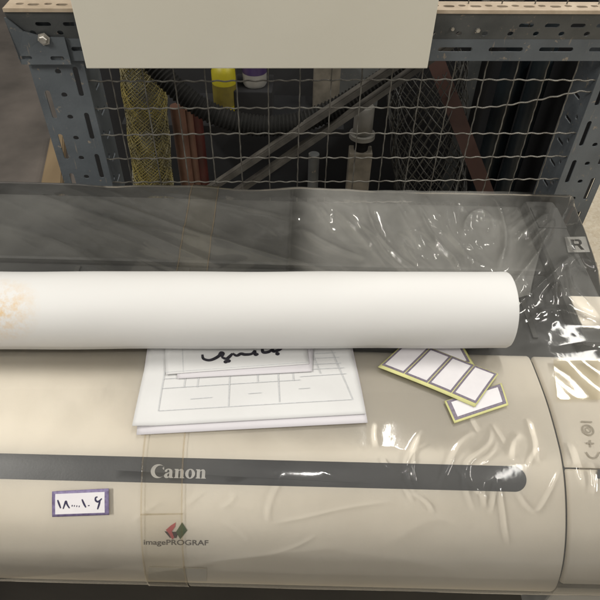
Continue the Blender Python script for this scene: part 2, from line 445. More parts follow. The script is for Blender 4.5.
# ================================================================== PRINTER
pr = thing('large_format_printer', 'large grey office plotter wrapped in clear plastic with a charcoal band across its lid', 'printer', loc=(0, .6, 0))
def P(o):
    o.parent = pr; o.matrix_parent_inverse = Matrix.Translation((0, -.6, 0)); return o
def under(o, par):
    o.parent = par; return o

def swept(name, prof, x0, x1, q0, q1, mat, thick=.006, nq=70, endround=0., h0=0.):
    """panel swept along x from section part q0..q1 with returns at both ends"""
    xs = [x0, x0 + .0015, x0 + .004] + list(np.linspace(x0 + .02, x1 - .02, 14)) + [x1 - .004, x1 - .0015, x1]
    dp = [-.004, -.0012, 0] + [0] * 14 + [0, -.0012, -.004]
    vs = []; fs = []
    qs = np.linspace(q0, q1, nq)
    for j, q in enumerate(qs):
        e = 0.
        for end, k in ((0, j), (1, nq - 1 - j)):
            if k < 3: e = min(e, (-.003, -.001, -.0002)[k])
        vs.append(prof.point(xs[0], q, -.03 + h0))
        for x, dd in zip(xs, dp): vs.append(prof.point(x, q, h0 + dd + e))
        vs.append(prof.point(xs[-1], q, -.03 + h0))
    W = len(xs) + 2
    for j in range(nq - 1):
        for i in range(W - 1): fs.append((j * W + i, (j + 1) * W + i, (j + 1) * W + i + 1, j * W + i + 1))
    # lips front and rear
    for j in (0, nq - 1):
        b = len(vs)
        q = qs[j]
        for x in [xs[0]] + xs + [xs[-1]]: vs.append(prof.point(x, q, -.03 + h0))
        for i in range(W - 1): fs.append((j * W + i, j * W + i + 1, b + i + 1, b + i))
    me = mesh(name, vs, fs); bm = bmesh.new(); bm.from_mesh(me)
    bmesh.ops.recalc_face_normals(bm, faces=bm.faces[:]); bm.to_mesh(me); bm.free()
    o = link(name, me, mat, None, True); sharp(o, 50); return o

XS = .3235                                            # seam between lid and right-hand end cap
cover = P(swept('lid', COV, -.80, XS - .0015, 0, COV.L, 'cover'))
# charcoal inlay with a round right-hand end
qa = np.mean([COV.hit(px, py)[1] for px, py in ((100, 457), (300, 461), (480, 464))])
qb = np.mean([COV.hit(px, py)[1] for px, py in ((100, 482), (300, 486.5), (480, 490))])
xr = COV.hit(526, 477)[0]; rr = (qb - qa) / 2; qm = (qa + qb) / 2
loop = [(-.795, qa)] + [(xr - rr + rr * math.sin(a), qm - rr * math.cos(a)) for a in np.linspace(0, math.pi, 24)] + [(-.795, qb)]
V, F = poly2d([loop]); V, F = subdiv2d(V, F, .012)
vs, fs = laid(COV, V, F, lambda x, y: (x, y), .0007)
band = under(link('trim_band', mesh('trim_band', vs, fs), 'band', None, True), cover); band.matrix_parent_inverse = cover.matrix_parent_inverse.copy()
band.matrix_parent_inverse = Matrix.Identity(4)
for o in (band,): pass

def child_of_cover(o):
    o.parent = cover; return o

# --- brand lettering on the band: drawn serif letters
def ell(cx, cy, rx, ry, a0, a1, n=22): return [(cx + rx * math.cos(R(a)), cy + ry * math.sin(R(a))) for a in np.linspace(a0, a1, n)]
def gl_C():
    return [ell(.50, .50, .50, .53, 38, 322) + ell(.66, .50, .38, .44, 312, 48)[0:] + [(.78, .74), (.86, .62), (.92, .62)]]
def gl_a():
    o = [(.02, .50)] + [(.06, .60), (.16, .68), (.30, .71), (.44, .68), (.54, .60), (.57, .48), (.57, .10), (.64, .05), (.64, 0), (.38, 0), (.36, .07), (.28, .0), (.17, -.02), (.06, .03), (.0, .12), (.02, .24), (.10, .33), (.24, .40), (.35, .43), (.35, .54), (.31, .62), (.24, .63), (.21, .58), (.20, .50), (.12, .44)]
    h = [(.35, .36), (.26, .31), (.22, .22), (.24, .12), (.30, .10), (.35, .15)]
    return [o, h]
def gl_n():
    return [[(0, 0), (.32, 0), (.32, .05), (.28, .08), (.28, .52), (.36, .59), (.41, .55), (.41, .08), (.37, .05), (.37, 0), (.70, 0), (.70, .05), (.64, .08), (.64, .52), (.60, .64), (.50, .70), (.40, .69), (.28, .60), (.28, .69), (.0, .69), (.0, .63), (.06, .61), (.06, .08), (0, .05)]]
def gl_o():
    return [ell(.34, .345, .34, .37, 0, 350, 30), ell(.34, .345, .115, .30, 350, 0, 30)]
x0, q0 = COV.hit(150.5, 477.5); x1, q1 = COV.hit(206, 478.5); _, qt = COV.hit(155, 463.5)
cap = abs(q0 - qt) * .93; items = []; cx = 0
for g, adv in ((gl_C, .93), (gl_a, .70), (gl_n, .745), (gl_o, .735), (gl_n, .70)):
    Vg, Fg = poly2d(g()); items.append(([Vector((v.x + cx, v.y, 0)) for v in Vg], Fg)); cx += adv
V, F = merge2d(items); k = (x1 - x0) / cx
vs, fs = laid(COV, V, F, lambda x, y: (x0 + x * k, q0 - y * cap + (q1 - q0) * x / cx), .0014)
child_of_cover(link('brand_lettering', mesh('brand_lettering', vs, fs), 'silver'))
# --- emblem: two tilted squares, and the model-family line below it
def em(name, pts, mat, h):
    q = [px2(COV, p) for p in pts]; Vg, Fg = poly2d([q])
    vs, fs = laid(COV, Vg, Fg, lambda x, y: (x, y), h); return child_of_cover(link(name, mesh(name, vs, fs), mat))
em('emblem', [(164.5, 531), (170, 537.5), (176.5, 537.8), (179, 531.5), (172, 531.5)], 'plum', .0006)
em('emblem', [(166, 529.5), (171.2, 525), (176, 522), (175.2, 526.5), (172, 531), (174.5, 537), (172.5, 539.2), (169, 533)], 'pink', .0010)
em('emblem', [(176.2, 531.5), (182.2, 522), (187.5, 530), (180.4, 538.8)], 'moss', .0010)
xa, q_a = COV.hit(143.5, 544.2); xb, q_b = COV.hit(208.5, 545); _, qtop = COV.hit(144, 538.4)
V, F = text2d('imagePROGRAF', 1.0, .012); wx = max(v.x for v in V)
V, F = [Vector((v.x, v.y, 0)) for v in V], F
vs, fs = laid(COV, V, F, lambda x, y: (xa + x * (xb - xa) / wx, q_a + (q_b - q_a) * x / wx - y * (q_a - qtop) * 1.25), .0006)
child_of_cover(link('model_lettering', mesh('model_lettering', vs, fs), 'greytext'))
for ch in cover.children: ch.matrix_parent_inverse = (pr.matrix_world.inverted() if False else Matrix.Identity(4))

# --- right-hand end cap: rear control panel and front tank door
QS = COV.hit(582, 468)[1]
cap_r = P(swept('end_cap', COV, XS + .0015, .460, 0, QS - .001, 'cover', h0=-.0012))
cap_f = P(swept('tank_door', COV, XS + .0015, .460, QS + .001, COV.L - .030, 'cover', h0=-.0016))
# dark latch by the seam
Vl, Fl = poly2d([[px2(COV, p) for p in ((597, 469.5), (613, 470), (613, 479), (597, 478.5))]])
vs, fs = laid(COV, Vl, Fl, lambda x, y: (x, y), .0008)
P(link('latch', mesh('latch', vs, fs), 'band'))
# embossed marks on the control panel
items = []
ccx, ccs = COV.hit(588, 430)
for r0, r1 in ((.0075, .0058), (.0038, .0026)):
    items.append(poly2d([[(ccx + r0 * math.cos(a), ccs + r0 * math.sin(a)) for a in np.linspace(0, 6.1, 26)], [(ccx + r1 * math.cos(a), ccs + r1 * math.sin(a)) for a in np.linspace(6.1, 0, 26)]]))
for st in ([(581, 421.5), (592, 422)], [(586, 443), (594, 443.5)], [(590, 440), (590.5, 447)], [(586, 452), (590, 457), (596, 457.5), (599.5, 452)]):
    items.append(stroke2d([px2(COV, p) for p in st], .0018, False))
V, F = merge2d(items); V = [Vector((v[0], v[1], 0)) for v in V]
vs, fs = laid(COV, V, F, lambda x, y: (x, y), .0004)
mk = pmat('embossed_mark', (.44, .39, .31), (.40, .35, .28), .5)
P(link('embossed_mark', mesh('embossed_mark', vs, fs), mk))
# dark groove under the seam, inner body, left end cap
P(swept('seam_gasket', COV, XS - .022, XS + .022, .002, COV.L - .004, 'seam', h0=-.0065))
P(swept('end_cap', COV, -.97, -.803, 0, COV.L, 'cover', h0=-.001))
P(MB().box(-.96, .448, .338, .56, CAMZ - .98, CAMZ - .722, .004).build('inner_body', 'black'))
P(MB().box(-.955, .455, .325, .345, CAMZ - 1.02, CAMZ - .786, .004).build('front_panel', 'black'))
# small grey plate on the lower lip of the lid
quad = [COV.hit(*p) for p in ((149, 566), (207, 567.5), (207, 579.5), (149, 578.5))]
pl = link('front_plate', sheet(COV, quad, .0002, .0018, 8, 6), pmat('front_plate_plastic', (.80, .76, .68), (.74, .70, .62), .5, 30)); child_of_cover(pl)
quad = [COV.hit(*p) for p in ((140, 567), (330, 570.5), (330, 574.5), (140, 571))]
# rear roll bay
zt = CAMZ - .652
mb = MB(); mb.box(-.965, .405, .745, .928, zt - .20, zt, .006); P(mb.build('roll_cover', 'dark', None))
mb = MB(); mb.box(-.965, .405, .560, .742, zt - .20, zt - .006, .004); P(mb.build('roll_bay', 'bay', None))
for xx in np.linspace(-.9, .35, 8): P(MB().box(xx - .004, xx + .004, .60, .735, zt - .0062, zt - .003, .001).build('guide_rib', 'dark', None))
sb = P(MB().box(.408, .467, .575, .930, zt - .26, CAMZ - .639, .010, 3).build('side_housing', 'block', None))
P(MB().box(.415, .464, .606, .672, CAMZ - .640, CAMZ - .6365, .0012).build('side_panel', 'cover', None))
P(MB().box(.415, .464, .845, .905, CAMZ - .640, CAMZ - .637, .0012).build('side_panel', 'block', None))
P(MB().box(XS + .003, .452, .285, .36, CAMZ - .90, CAMZ - .768, .003).build('base_cover', pmat('grey_base_plastic', (.20, .20, .19), (.15, .15, .145), .45, 20)))
# R mark: pale square with a dark R cut out of it
zR = CAMZ - .6372
c = [atz(564.5, 237, zR), atz(585.5, 236.5, zR), atz(590, 252, zR), atz(568, 252.5, zR)]
def rmap(x, y):
    p = (c[3] * (1 - x) + c[2] * x) * (1 - y) + (c[0] * (1 - x) + c[1] * x) * y
    return p
sqr = [(0, 0), (1, 0), (1, 1), (0, 1)]
Rl = [(.24, .15), (.38, .15), (.38, .42), (.50, .42), (.62, .15), (.78, .15), (.64, .45), (.74, .55), (.74, .73), (.64, .83), (.24, .83)]
Rh = [(.38, .54), (.38, .71), (.58, .71), (.60, .68), (.60, .57), (.58, .54)]
Vq, Fq = poly2d([sqr, Rl[::-1]]); Vq2, Fq2 = poly2d([Rh])
V, F = merge2d([(Vq, Fq), (Vq2, Fq2)])
P(link('side_mark', mesh('side_mark', [rmap(v[0], v[1]) for v in V], F), 'rmark'))
# stand
mb = MB()
for xx in (-.78, .30): pass
for xx in (-.80, .33):
    st = MB(); st.box(xx - .03, xx + .03, .50, .72, .10, CAMZ - .95, .006); st.box(xx - .03, xx + .03, .25, .95, .05, .10, .01)
    P(st.build('stand_leg', 'block'))
mb.bm.free()

for o in list(pr.children):
    o.matrix_parent_inverse = Matrix.Translation((0, -.6, 0))

# ================================================================== PLASTIC WRAP
wrap = thing('plastic_wrap', 'wrinkled clear plastic sheet draped over the whole plotter', 'plastic sheet', loc=(0, .6, 0))
def noise2(X, Y, sc, seed):
    r = np.random.default_rng(seed); G = r.random((64, 64))
    x, y = X * sc + 100, Y * sc + 100
    xi, yi = np.floor(x).astype(int), np.floor(y).astype(int); fx, fy = x - xi, y - yi
    fx, fy = fx * fx * (3 - 2 * fx), fy * fy * (3 - 2 * fy)
    g = lambda a, b: G[a % 64, b % 64]
    return (g(xi, yi) * (1 - fx) + g(xi + 1, yi) * fx) * (1 - fy) + (g(xi, yi + 1) * (1 - fx) + g(xi + 1, yi + 1) * fx) * fy

# surveyed creases: (points, half width m, height m)
CREASE = [
    # behind the roll, right of middle
    ([(366, 205), (371, 225), (384, 244), (400, 260), (414, 272), (430, 290)], .0050, .0075),
    ([(358, 222), (373, 236), (386, 254), (402, 270), (415, 285)], .0040, .0050),
    ([(418, 206), (424, 226), (438, 247), (453, 261), (462, 280)], .0055, .0080),
    ([(440, 215), (449, 235), (463, 254), (468, 276)], .0055, .0035),
    ([(462, 240), (466, 222), (479, 213), (490, 222), (494, 238)], .0050, .0060),
    ([(490, 198), (501, 225), (504, 245), (498, 275)], .0085, .0120),
    ([(508, 236), (520, 224), (535, 214)], .0050, .0050),
    ([(520, 238), (533, 226), (547, 214)], .0050, .0065),
    ([(528, 246), (540, 234), (550, 224)], .0040, .0050),
    ([(536, 252), (548, 238), (553, 222)], .0040, .0060),
    ([(556, 198), (550, 225), (538, 255), (518, 280), (505, 300)], .0080, .0100),
    ([(300, 228), (318, 240), (345, 252), (365, 258)], .0060, .0035),
    ([(330, 208), (350, 226), (372, 250)], .0070, .0030),
    ([(395, 205), (405, 225), (420, 250)], .0060, .0030),
    # long soft drapes on the left
    ([(60, 184), (130, 210), (210, 240), (290, 262), (345, 280)], .0080, .0045),
    ([(0, 187), (60, 204), (150, 238), (220, 268)], .0100, .0045),
    ([(-40, 215), (40, 236), (110, 270)], .0110, .0040),
    ([(150, 192), (230, 205), (300, 222)], .0090, .0035),
    ([(90, 225), (160, 232), (230, 250)], .0120, .0030),
    # right of the roll
    ([(500, 318), (523, 302), (545, 282), (568, 262), (580, 255)], .0060, .0080),
    ([(565, 258), (568, 275), (580, 262), (600, 272)], .0050, .0065),
    ([(568, 268), (569, 285), (577, 298), (600, 318)], .0060, .0080),
    ([(545, 300), (556, 285), (562, 298)], .0060, .0070),
    ([(520, 330), (545, 312), (575, 318), (600, 322)], .0060, .0070),
    ([(515, 352), (545, 342), (575, 335)], .0050, .0050),
    ([(552, 349), (575, 347), (605, 346)], .0035, .0055),
    ([(572, 232), (588, 262), (600, 264)], .0040, .0040),
    # over the front of the lid
    ([(267, 523), (266, 513), (270, 497), (276, 485), (281, 473)], .0022, .0022),
    ([(268, 524), (300, 518), (345, 508), (394, 501)], .0030, .0020),
    ([(376, 420), (374, 432), (376, 447)], .0055, .0036),
    ([(424, 428), (414, 445), (406, 462), (407, 478), (414, 492)], .0036, .0036),
    ([(418, 432), (413, 455), (412, 472), (418, 488)], .0032, .0026),
    ([(437, 492), (446, 470), (456, 448), (467, 436), (478, 431)], .0032, .0028),
    ([(494, 425), (492, 440), (480, 452), (468, 462), (465, 485), (474, 512)], .0032, .0024),
    ([(512, 460), (515, 442), (524, 432)], .0040, .0030),
    ([(529, 417), (535, 434), (538, 462)], .0026, .0030),
    ([(490, 515), (493, 500), (497, 482), (502, 505), (505, 528), (508, 545)], .0024, .0026),
    ([(516, 490), (526, 505), (536, 511), (546, 498), (560, 468)], .0030, .0024),
    ([(592, 462), (594, 480), (592, 496)], .0030, .0026),
    ([(571, 440), (578, 460), (584, 490)], .0040, .0024),
    ([(100, 590), (180, 568), (260, 556), (340, 548)], .0080, .0022),
    ([(60, 460), (66, 472), (60, 485)], .0030, .0012),
    ([(380, 548), (430, 520), (470, 528)], .0120, .0018),
    ([(300, 545), (400, 560), (480, 575)], .0120, .0014),
    ([(320, 470), (345, 481), (365, 480)], .0028, .0018),
]
CR = []
def fine_creases():
    r = np.random.default_rng(5); out = []
    def streak(px, py, ang, ln, w, h, bend):
        pts = []
        for t in np.linspace(-.5, .5, 5):
            a = ang + bend * t
            pts.append((px + ln * t * math.cos(a), py + ln * t * math.sin(a)))
        q = catmull([np.array(FILM.hit(*p)) for p in pts], 4); out.append((q, w, h))
    for _ in range(46):                                  # fan of small creases behind the roll, right of the middle
        px, py = r.uniform(320, 545), r.uniform(205, 268)
        ang = R(60) - (px - 320) / 225 * R(10) + r.normal(0, .22) if px < 500 else R(125) + r.normal(0, .2)
        streak(px, py, ang, r.uniform(18, 46), r.uniform(.0018, .0036), r.uniform(.0006, .0018), r.normal(0, .35))
    for _ in range(26):                                  # long shallow drag lines on the left
        px, py = r.uniform(-10, 330), r.uniform(195, 268)
        streak(px, py, R(22) + r.normal(0, .08), r.uniform(60, 150), r.uniform(.0025, .0060), r.uniform(.0003, .0009), r.normal(0, .15))
    for _ in range(9):                                  # crumpled corner right of the roll
        px, py = r.uniform(528, 600), r.uniform(262, 345)
        streak(px, py, R(-40) + r.normal(0, .7), r.uniform(14, 40), r.uniform(.0022, .0040), r.uniform(.0008, .0018), r.normal(0, .5))
    for _ in range(13):                                  # over the right half of the lid
        px, py = r.uniform(385, 560), r.uniform(415, 500)
        streak(px, py, R(80) + r.normal(0, .5), r.uniform(14, 40), r.uniform(.0014, .0024), r.uniform(.00025, .0006), r.normal(0, .25))
    for _ in range(10):
        px, py = r.uniform(20, 380), r.uniform(440, 560)
        streak(px, py, R(-12) + r.normal(0, .5), r.uniform(20, 60), r.uniform(.002, .004), r.uniform(.0001, .0003), r.normal(0, .4))
    return out
for pts, w, h in CREASE:
    q = catmull([np.array(FILM.hit(*p)) for p in pts], 5)
    CR.append((q, w * (.9 if pts[0][1] < 350 else .80), h * (1.0 if pts[0][1] < 350 else .21)))
CR += fine_creases()

xs = np.concatenate([np.linspace(-1.0, -.60, 40, endpoint=False), np.linspace(-.60, .0, 200, endpoint=False), np.linspace(.0, .50, 350, endpoint=False), np.linspace(.50, .545, 20)])
qs = np.concatenate([np.linspace(0, .26, 24, endpoint=False), np.linspace(.26, FILM.s_of_y(.57) , 200, endpoint=False),
                     np.linspace(FILM.s_of_y(.57), FILM.L - .03, 290, endpoint=False), np.linspace(FILM.L - .03, FILM.L, 14)])
X, S = np.meshgrid(xs, qs)
Y0, Z0 = FILM.yz(S)
ny, nz_ = FILM.nrm(S)
H = np.zeros_like(X)
s_roll = FILM.s_of_y(.56)
onlid = 1 / (1 + np.exp(-(S - s_roll) / .012))                        # 0 behind the roll, 1 over the lid
flat = np.exp(-((S - FILM.s_of_y(.55)) / .075) ** 4)
H += (1 - onlid) * ((noise2(X, S, 9, 1) - .5) * .008 + (noise2(X + .6 * S, S, 22, 2) - .5) * .0026 + (noise2(X, S, 50, 3) - .5) * .0004)
H += onlid * ((noise2(X, S, 11, 4) - .3) * .0010 + (noise2(X, S, 30, 5) - .5) * .0002)
# papers and roll press the sheet flat
press = 1 - .92 * np.exp(-(np.maximum(np.abs(X + .05) - .40, 0) / .05) ** 2) * np.exp(-(np.maximum(np.abs(S - FILM.s_of_y(.55)) - .045, 0) / .02) ** 2)
for q, w, h in CR:
    lo, hi = q.min(0) - 5 * w, q.max(0) + 5 * w
    ix = np.nonzero((X > lo[0]) & (X < hi[0]) & (S > lo[1]) & (S < hi[1]))
    if len(ix[0]) == 0: continue
    P2 = np.stack([X[ix], S[ix]], 1); dmin = np.full(len(P2), 9.); tt = np.zeros(len(P2))
    for i in range(len(q) - 1):
        a, d = q[i], q[i + 1] - q[i]; L2 = d @ d
        t = np.clip(((P2 - a) @ d) / L2, 0, 1)
        dd = np.linalg.norm(P2 - a - t[:, None] * d, axis=1)
        m = dd < dmin; dmin[m] = dd[m]; tt[m] = (i + t[m]) / (len(q) - 1)
    fade = np.clip(np.minimum(tt, 1 - tt) / .22, 0, 1) ** .8
    wv = w * (.8 + .5 * noise2(P2[:, 0], P2[:, 1], 25, 9))
    H[ix] += h * fade * np.exp(-np.abs(dmin / wv) ** 1.35)
H *= press
# right-hand edge: the sheet turns down past the housing
edge = .463 + np.clip(Y0 - .69, 0, .3) * .13 + (noise2(X * 0, S, 12, 6) - .5) * .008
over = X - edge
rb = .010
ang = np.clip(over / rb, 0, math.pi / 2 * .96)
Xn = np.where(over > 0, edge + rb * np.sin(ang), X)
drop = np.where(over > 0, rb * (1 - np.cos(ang)) + np.maximum(over - rb * math.pi / 2 * .96, 0) * 5.0, 0)
crown = .004 * np.exp(-((S - FILM.s_of_y(.936)) / .018) ** 2) * (.4 + noise2(X, S * 0, 16, 8))    # ruffled rear hem
Yv = Y0 + ny * H; Zv = Z0 + nz_ * (H + crown) - drop + CAMZ
Xv = Xn + (noise2(X, S, 14, 7) - .5) * .003 * (over > -.02)
nx_, ns_ = len(xs), len(qs)
verts = np.stack([Xv, Yv - .6, Zv], -1).reshape(-1, 3)
idx = np.arange(nx_ * ns_).reshape(ns_, nx_)
faces = np.stack([idx[:-1, :-1], idx[1:, :-1], idx[1:, 1:], idx[:-1, 1:]], -1).reshape(-1, 4)
me = bpy.data.meshes.new('sheet'); me.from_pydata(verts.tolist(), [], faces.tolist()); me.update()
link('sheet', me, 'film', wrap, True)

from numpy import interp
def film_h(x, s):
    i = int(np.clip(np.searchsorted(xs, x), 1, nx_ - 1)); j = int(np.clip(np.searchsorted(qs, s), 1, ns_ - 1))
    fx = (x - xs[i - 1]) / (xs[i] - xs[i - 1]); fs_ = (s - qs[j - 1]) / (qs[j] - qs[j - 1])
    Hh = H + crown
    return (Hh[j - 1, i - 1] * (1 - fx) + Hh[j - 1, i] * fx) * (1 - fs_) + (Hh[j, i - 1] * (1 - fx) + Hh[j, i] * fx) * fs_

def tape(name, corners, mat, nx=10, ny=120, hh=.0006, ripple=0.):
    a, b, c2, d = [np.array(q) for q in corners]
    vs = []; fs = []
    for j in range(ny + 1):
        for i in range(nx + 1):
            u, v = i / nx, j / ny
            p = (a * (1 - u) + b * u) * (1 - v) + (d * (1 - u) + c2 * u) * v
            r = ripple * (noise2(np.array(p[0] - .55 * p[1]), np.array(p[1] * .25), 42, 21) - .5)
            w = FILM.point(p[0], p[1], film_h(p[0], p[1]) + hh + float(r)); w.y -= .6
            vs.append(w)
    W = nx + 1
    for j in range(ny):
        for i in range(nx): fs.append((j * W + i, (j + 1) * W + i, (j + 1) * W + i + 1, j * W + i + 1))
    return link(name, mesh(name, vs, fs), mat, wrap, True)
sB = FILM.L - .004
tape('packing_tape', [(-.207, .30), (-.158, .30), (-.127, sB), (-.176, sB)], 'tape')
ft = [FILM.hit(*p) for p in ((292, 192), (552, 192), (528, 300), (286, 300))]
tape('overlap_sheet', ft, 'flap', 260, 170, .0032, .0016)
tx = lambda a, b, t: (a[0] + (b[0] - a[0]) * t, a[1] + (b[1] - a[1]) * t)
A0, A1, B0, B1 = (-.207, .30), (-.158, .30), (-.176, sB), (-.127, sB)
for l, r_ in (((-.2075, -.2055), (-.1765, -.1745)), ((-.1595, -.1578), (-.1288, -.1268))):
    tape('tape_edge', [(l[0], .30), (l[1], .30), (r_[1], sB), (r_[0], sB)], 'tapeedge', 2, 160, .0011)
sq = FILM.hit(165, 514)[1]
tape('tape_edge', [(-.181, sq), (-.131, sq - .002), (-.131, sq - .0005), (-.181, sq + .002)], 'tapeedge', 14, 2, .0012)
tape('packing_tape', [(-.180, sq - .001), (-.131, sq - .001), (-.1268, sB), (-.1764, sB)], 'tape', 10, 60, .0010)
ct = [FILM.hit(*p) for p in ((553, 360), (603, 360), (603, 400), (557, 400))]
tape('packing_tape', ct, 'glosstape', 40, 24, .0014, .0016)

# ================================================================== PAPER ROLL
rad = .0515
yr, zr = .566, CAMZ - .629 + .0022 + rad
xl, xrr = -.62, at(523, 310, yr - rad * .7).x
roll = thing('paper_roll', 'long white paper roll with a brown stain at its left, lying across the plotter', 'paper roll', loc=((xl + xrr) / 2, yr + (xl + xrr) / 2 * math.sin(R(2.1)), zr)); roll.rotation_euler.z = R(2.1)
def lathe_x(name, prof, mat, parent, n=96, wob=0., a0=0.):
    vs = []; fs = []
    for x, r in prof:
        for j in range(n):
            a = a0 + 2 * math.pi * j / n; q = r + wob * (j / n) * (r > .04) + wob * .6 * math.sin(23 * x + 3 * a) * math.sin(2 * a)
            vs.append((x, q * math.cos(a), q * math.sin(a)))
    for k in range(len(prof) - 1):
        for j in range(n): fs.append((k * n + j, k * n + (j + 1) % n, (k + 1) * n + (j + 1) % n, (k + 1) * n + j))
    me = mesh(name, vs, fs); bm = bmesh.new(); bm.from_mesh(me); bmesh.ops.recalc_face_normals(bm, faces=bm.faces[:]); bm.to_mesh(me); bm.free()
    o = link(name, me, mat, parent, True); sharp(o, 50); return o
hl = (xrr - xl) / 2
stain = at(3, 302, yr - rad * .75) - Vector(((xl + xrr) / 2, yr, zr))
prof = [(-hl, .030), (-hl, rad - .003), (-hl + .003, rad)] + [(x, rad + .0002 * math.sin(40 * x)) for x in np.linspace(-hl + .02, hl - .02, 40)] + [(hl - .0015, rad - .0001), (hl - .0004, rad - .0006), (hl, rad - .0015), (hl, .030)]
lathe_x('paper_wrap', prof, roll_mat(tuple(stain)), roll, 128, .0006, R(203))
lathe_x('core_tube', [(-hl - .002, .025), (-hl - .002, .0295), (hl + .002, .0295), (hl + .002, .025), (-hl - .002, .025)], 'card', roll, 48)

# ================================================================== PAPERS
def extend(q, ds):
    """push the rear corners (TL, TR) further back by ds along the sheet's own sides"""
    tl, tr, br, bl = [np.array(p) for p in q]
    l = (tl - bl); l = l / np.linalg.norm(l); r_ = (tr - br); r_ = r_ / np.linalg.norm(r_)
    return [tl + l * ds, tr + r_ * ds, br, bl]
PB = .0016
def form_lines(q, spec, name, parent, h, w=.0006):
    tl, tr, br, bl = [np.array(p) for p in q]
    f = lambda u, v: (tl * (1 - u) + tr * u) * (1 - v) + (bl * (1 - u) + br * u) * v
    items = []
    for (u0, v0, u1, v1) in spec:
        pts = [f(u0 + (u1 - u0) * t, v0 + (v1 - v0) * t) for t in np.linspace(0, 1, 10)]
        items.append(stroke2d(pts, w, False, 2))
    V, F = merge2d(items); vs, fs = laid(FILM, V, F, lambda x, y: (x, y), h)
    return link(name, mesh(name, vs, fs), 'formline', parent)

lift = lambda k: (lambda u, v: k * (max(0, .25 - u) * 4) ** 2 * (v ** 3))
q2 = extend([FILM.hit(*p) for p in ((147, 354), (353, 352), (367.5, 423.5), (137, 435.5))], .09)
f2 = tag(link('form_sheet', sheet(FILM, q2, PB, .0009, 40, 30), 'paper_pink', None, True), 'lilac-white printed form lying beneath the top form on the wrapped lid', 'paper sheet', 'printed forms under the roll')
q1_ = extend([FILM.hit(*p) for p in ((149, 354), (351, 352), (365.5, 415.5), (133.5, 428.5))], .09)
f1 = tag(link('form_sheet', sheet(FILM, q1_, PB + .0011, .0006, 40, 30, curl=lambda u, v: .0035 * max(0, .10 - u) * 10 * max(0, v - .75) * 4 + .0012 * v), 'paper', None, True),
         'white printed form with empty ruled boxes, directly under the paper notes', 'paper sheet', 'printed forms under the roll')
hl_ = PB + .0022
def fl(u0, v0, u1, v1): return (u0, v0, u1, v1)
# table drawn in sheet coordinates (v 0 rear .. 1 front)
qf = [FILM.hit(*p) for p in ((149, 354), (351, 352), (365.5, 415.5), (133.5, 428.5))]
qv = lambda py: (py - 354) / (428.5 - 354)
SP = [(.10, .20, .10, .83), (.10, .83, .955, .80), (.90, .0, .955, .80), (.10, .42, .72, .36), (.10, .55, .73, .49), (.73, .44, .95, .41),
      (.10, .29, .50, .26), (.20, .30, .20, .55), (.26, .28, .26, .55), (.405, .27, .405, .82), (.63, .27, .63, .79), (.535, .25, .535, .50), (.70, .05, .70, .5),
      (.80, .02, .83, .40), (.73, .15, .93, .13), (.73, .25, .935, .23), (.735, .33, .945, .31), (.73, .07, .92, .05), (.235, .70, .33, .69), (.49, .66, .55, .655), (.72, .62, .77, .615)]
lines = form_lines(qf, SP, 'printed_lines', f1, hl_ + .0013, .0008)

n2 = extend([FILM.hit(*p) for p in ((176, 354), (313, 352), (312, 374.5), (178, 381.5))], .07)
tag(link('note_sheet', sheet(FILM, n2, PB + .0042, .0004, 24, 20), 'paper_pink', None, True), 'folded white slip lying directly under the handwritten note beside the roll', 'paper note', 'paper notes on the form')
n1 = extend([FILM.hit(*p) for p in ((166, 354), (307, 352), (309, 367.5), (166.5, 378))], .07)
note = tag(link('note_sheet', sheet(FILM, n1, PB + .0052, .0005, 24, 20), 'paper', None, True),
           'white note with thick black Persian handwriting, half hidden under the paper roll', 'paper note', 'paper notes on the form')
def zz(x, y): return (150 + x / 3.333, 335 + 4.0 + 19 + (y - 64) / 2.6)
W1 = [[zz(*p) for p in st] for st in (
    [(176, 66), (180, 77), (198, 81), (216, 77), (232, 69), (238, 61), (246, 64), (240, 73)],
    [(240, 73), (256, 77), (268, 70), (276, 63)], [(254, 85)], [(263, 83)],
    [(276, 63), (290, 69), (304, 64), (318, 66), (340, 64), (350, 55)],
    [(350, 55), (352, 66), (362, 64)],
    [(374, 48), (378, 60), (396, 59), (408, 52)], [(408, 48), (412, 58), (434, 52), (436, 44)], [(425, 64)])]
W1 = [[(p[0], p[1] - .5) for p in st] for st in W1]
ink(FILM, W1, .0052, PB + .0052 + .0005 + .0003, 'handwriting', 'ink', note)
form_lines(n1, [(.12, .0, .12, .985), (.0, .97, 1, .97)], 'printed_lines', note, PB + .0060, .0006)

# ---- sticker sheets on yellow backing
def stick(name, label, corners, n, h, mat_edge='purple_dk', m=(.05, .08), bdr=.10, gap=.0, bv=None):
    TL, TR, BR, BL = [np.array(FILM.hit(*p)) for p in corners]
    f = lambda u, v: (TL * (1 - u) + TR * u) * (1 - v) + (BL * (1 - u) + BR * u) * v
    o = tag(link(name, sheet(FILM, [TL, TR, BR, BL], h, .0008, 20, 8), 'backing', None, True), label, 'sticker sheet', 'sheets of blank stickers')
    for k in range(n):
        u0, u1 = m[0] + (1 - 2 * m[0]) * (k + gap) / n, m[0] + (1 - 2 * m[0]) * (k + 1 - gap) / n
        v0, v1 = m[1], 1 - m[1] - .06
        cs = [f(u0, v0), f(u1, v0), f(u1, v1), f(u0, v1)]
        du, dv = (u1 - u0) * bdr, (v1 - v0) * (bv or bdr * .9)
        ci = [f(u0 + du, v0 + dv), f(u1 - du, v0 + dv), f(u1 - du, v1 - dv), f(u0 + du, v1 - dv)]
        st = link('sticker', sheet(FILM, cs, h + .0009, .0003, 6, 6), mat_edge, o)
        link('blank_field', sheet(FILM, ci, h + .0012, .0002, 6, 6), 'sticker', st)
    return o
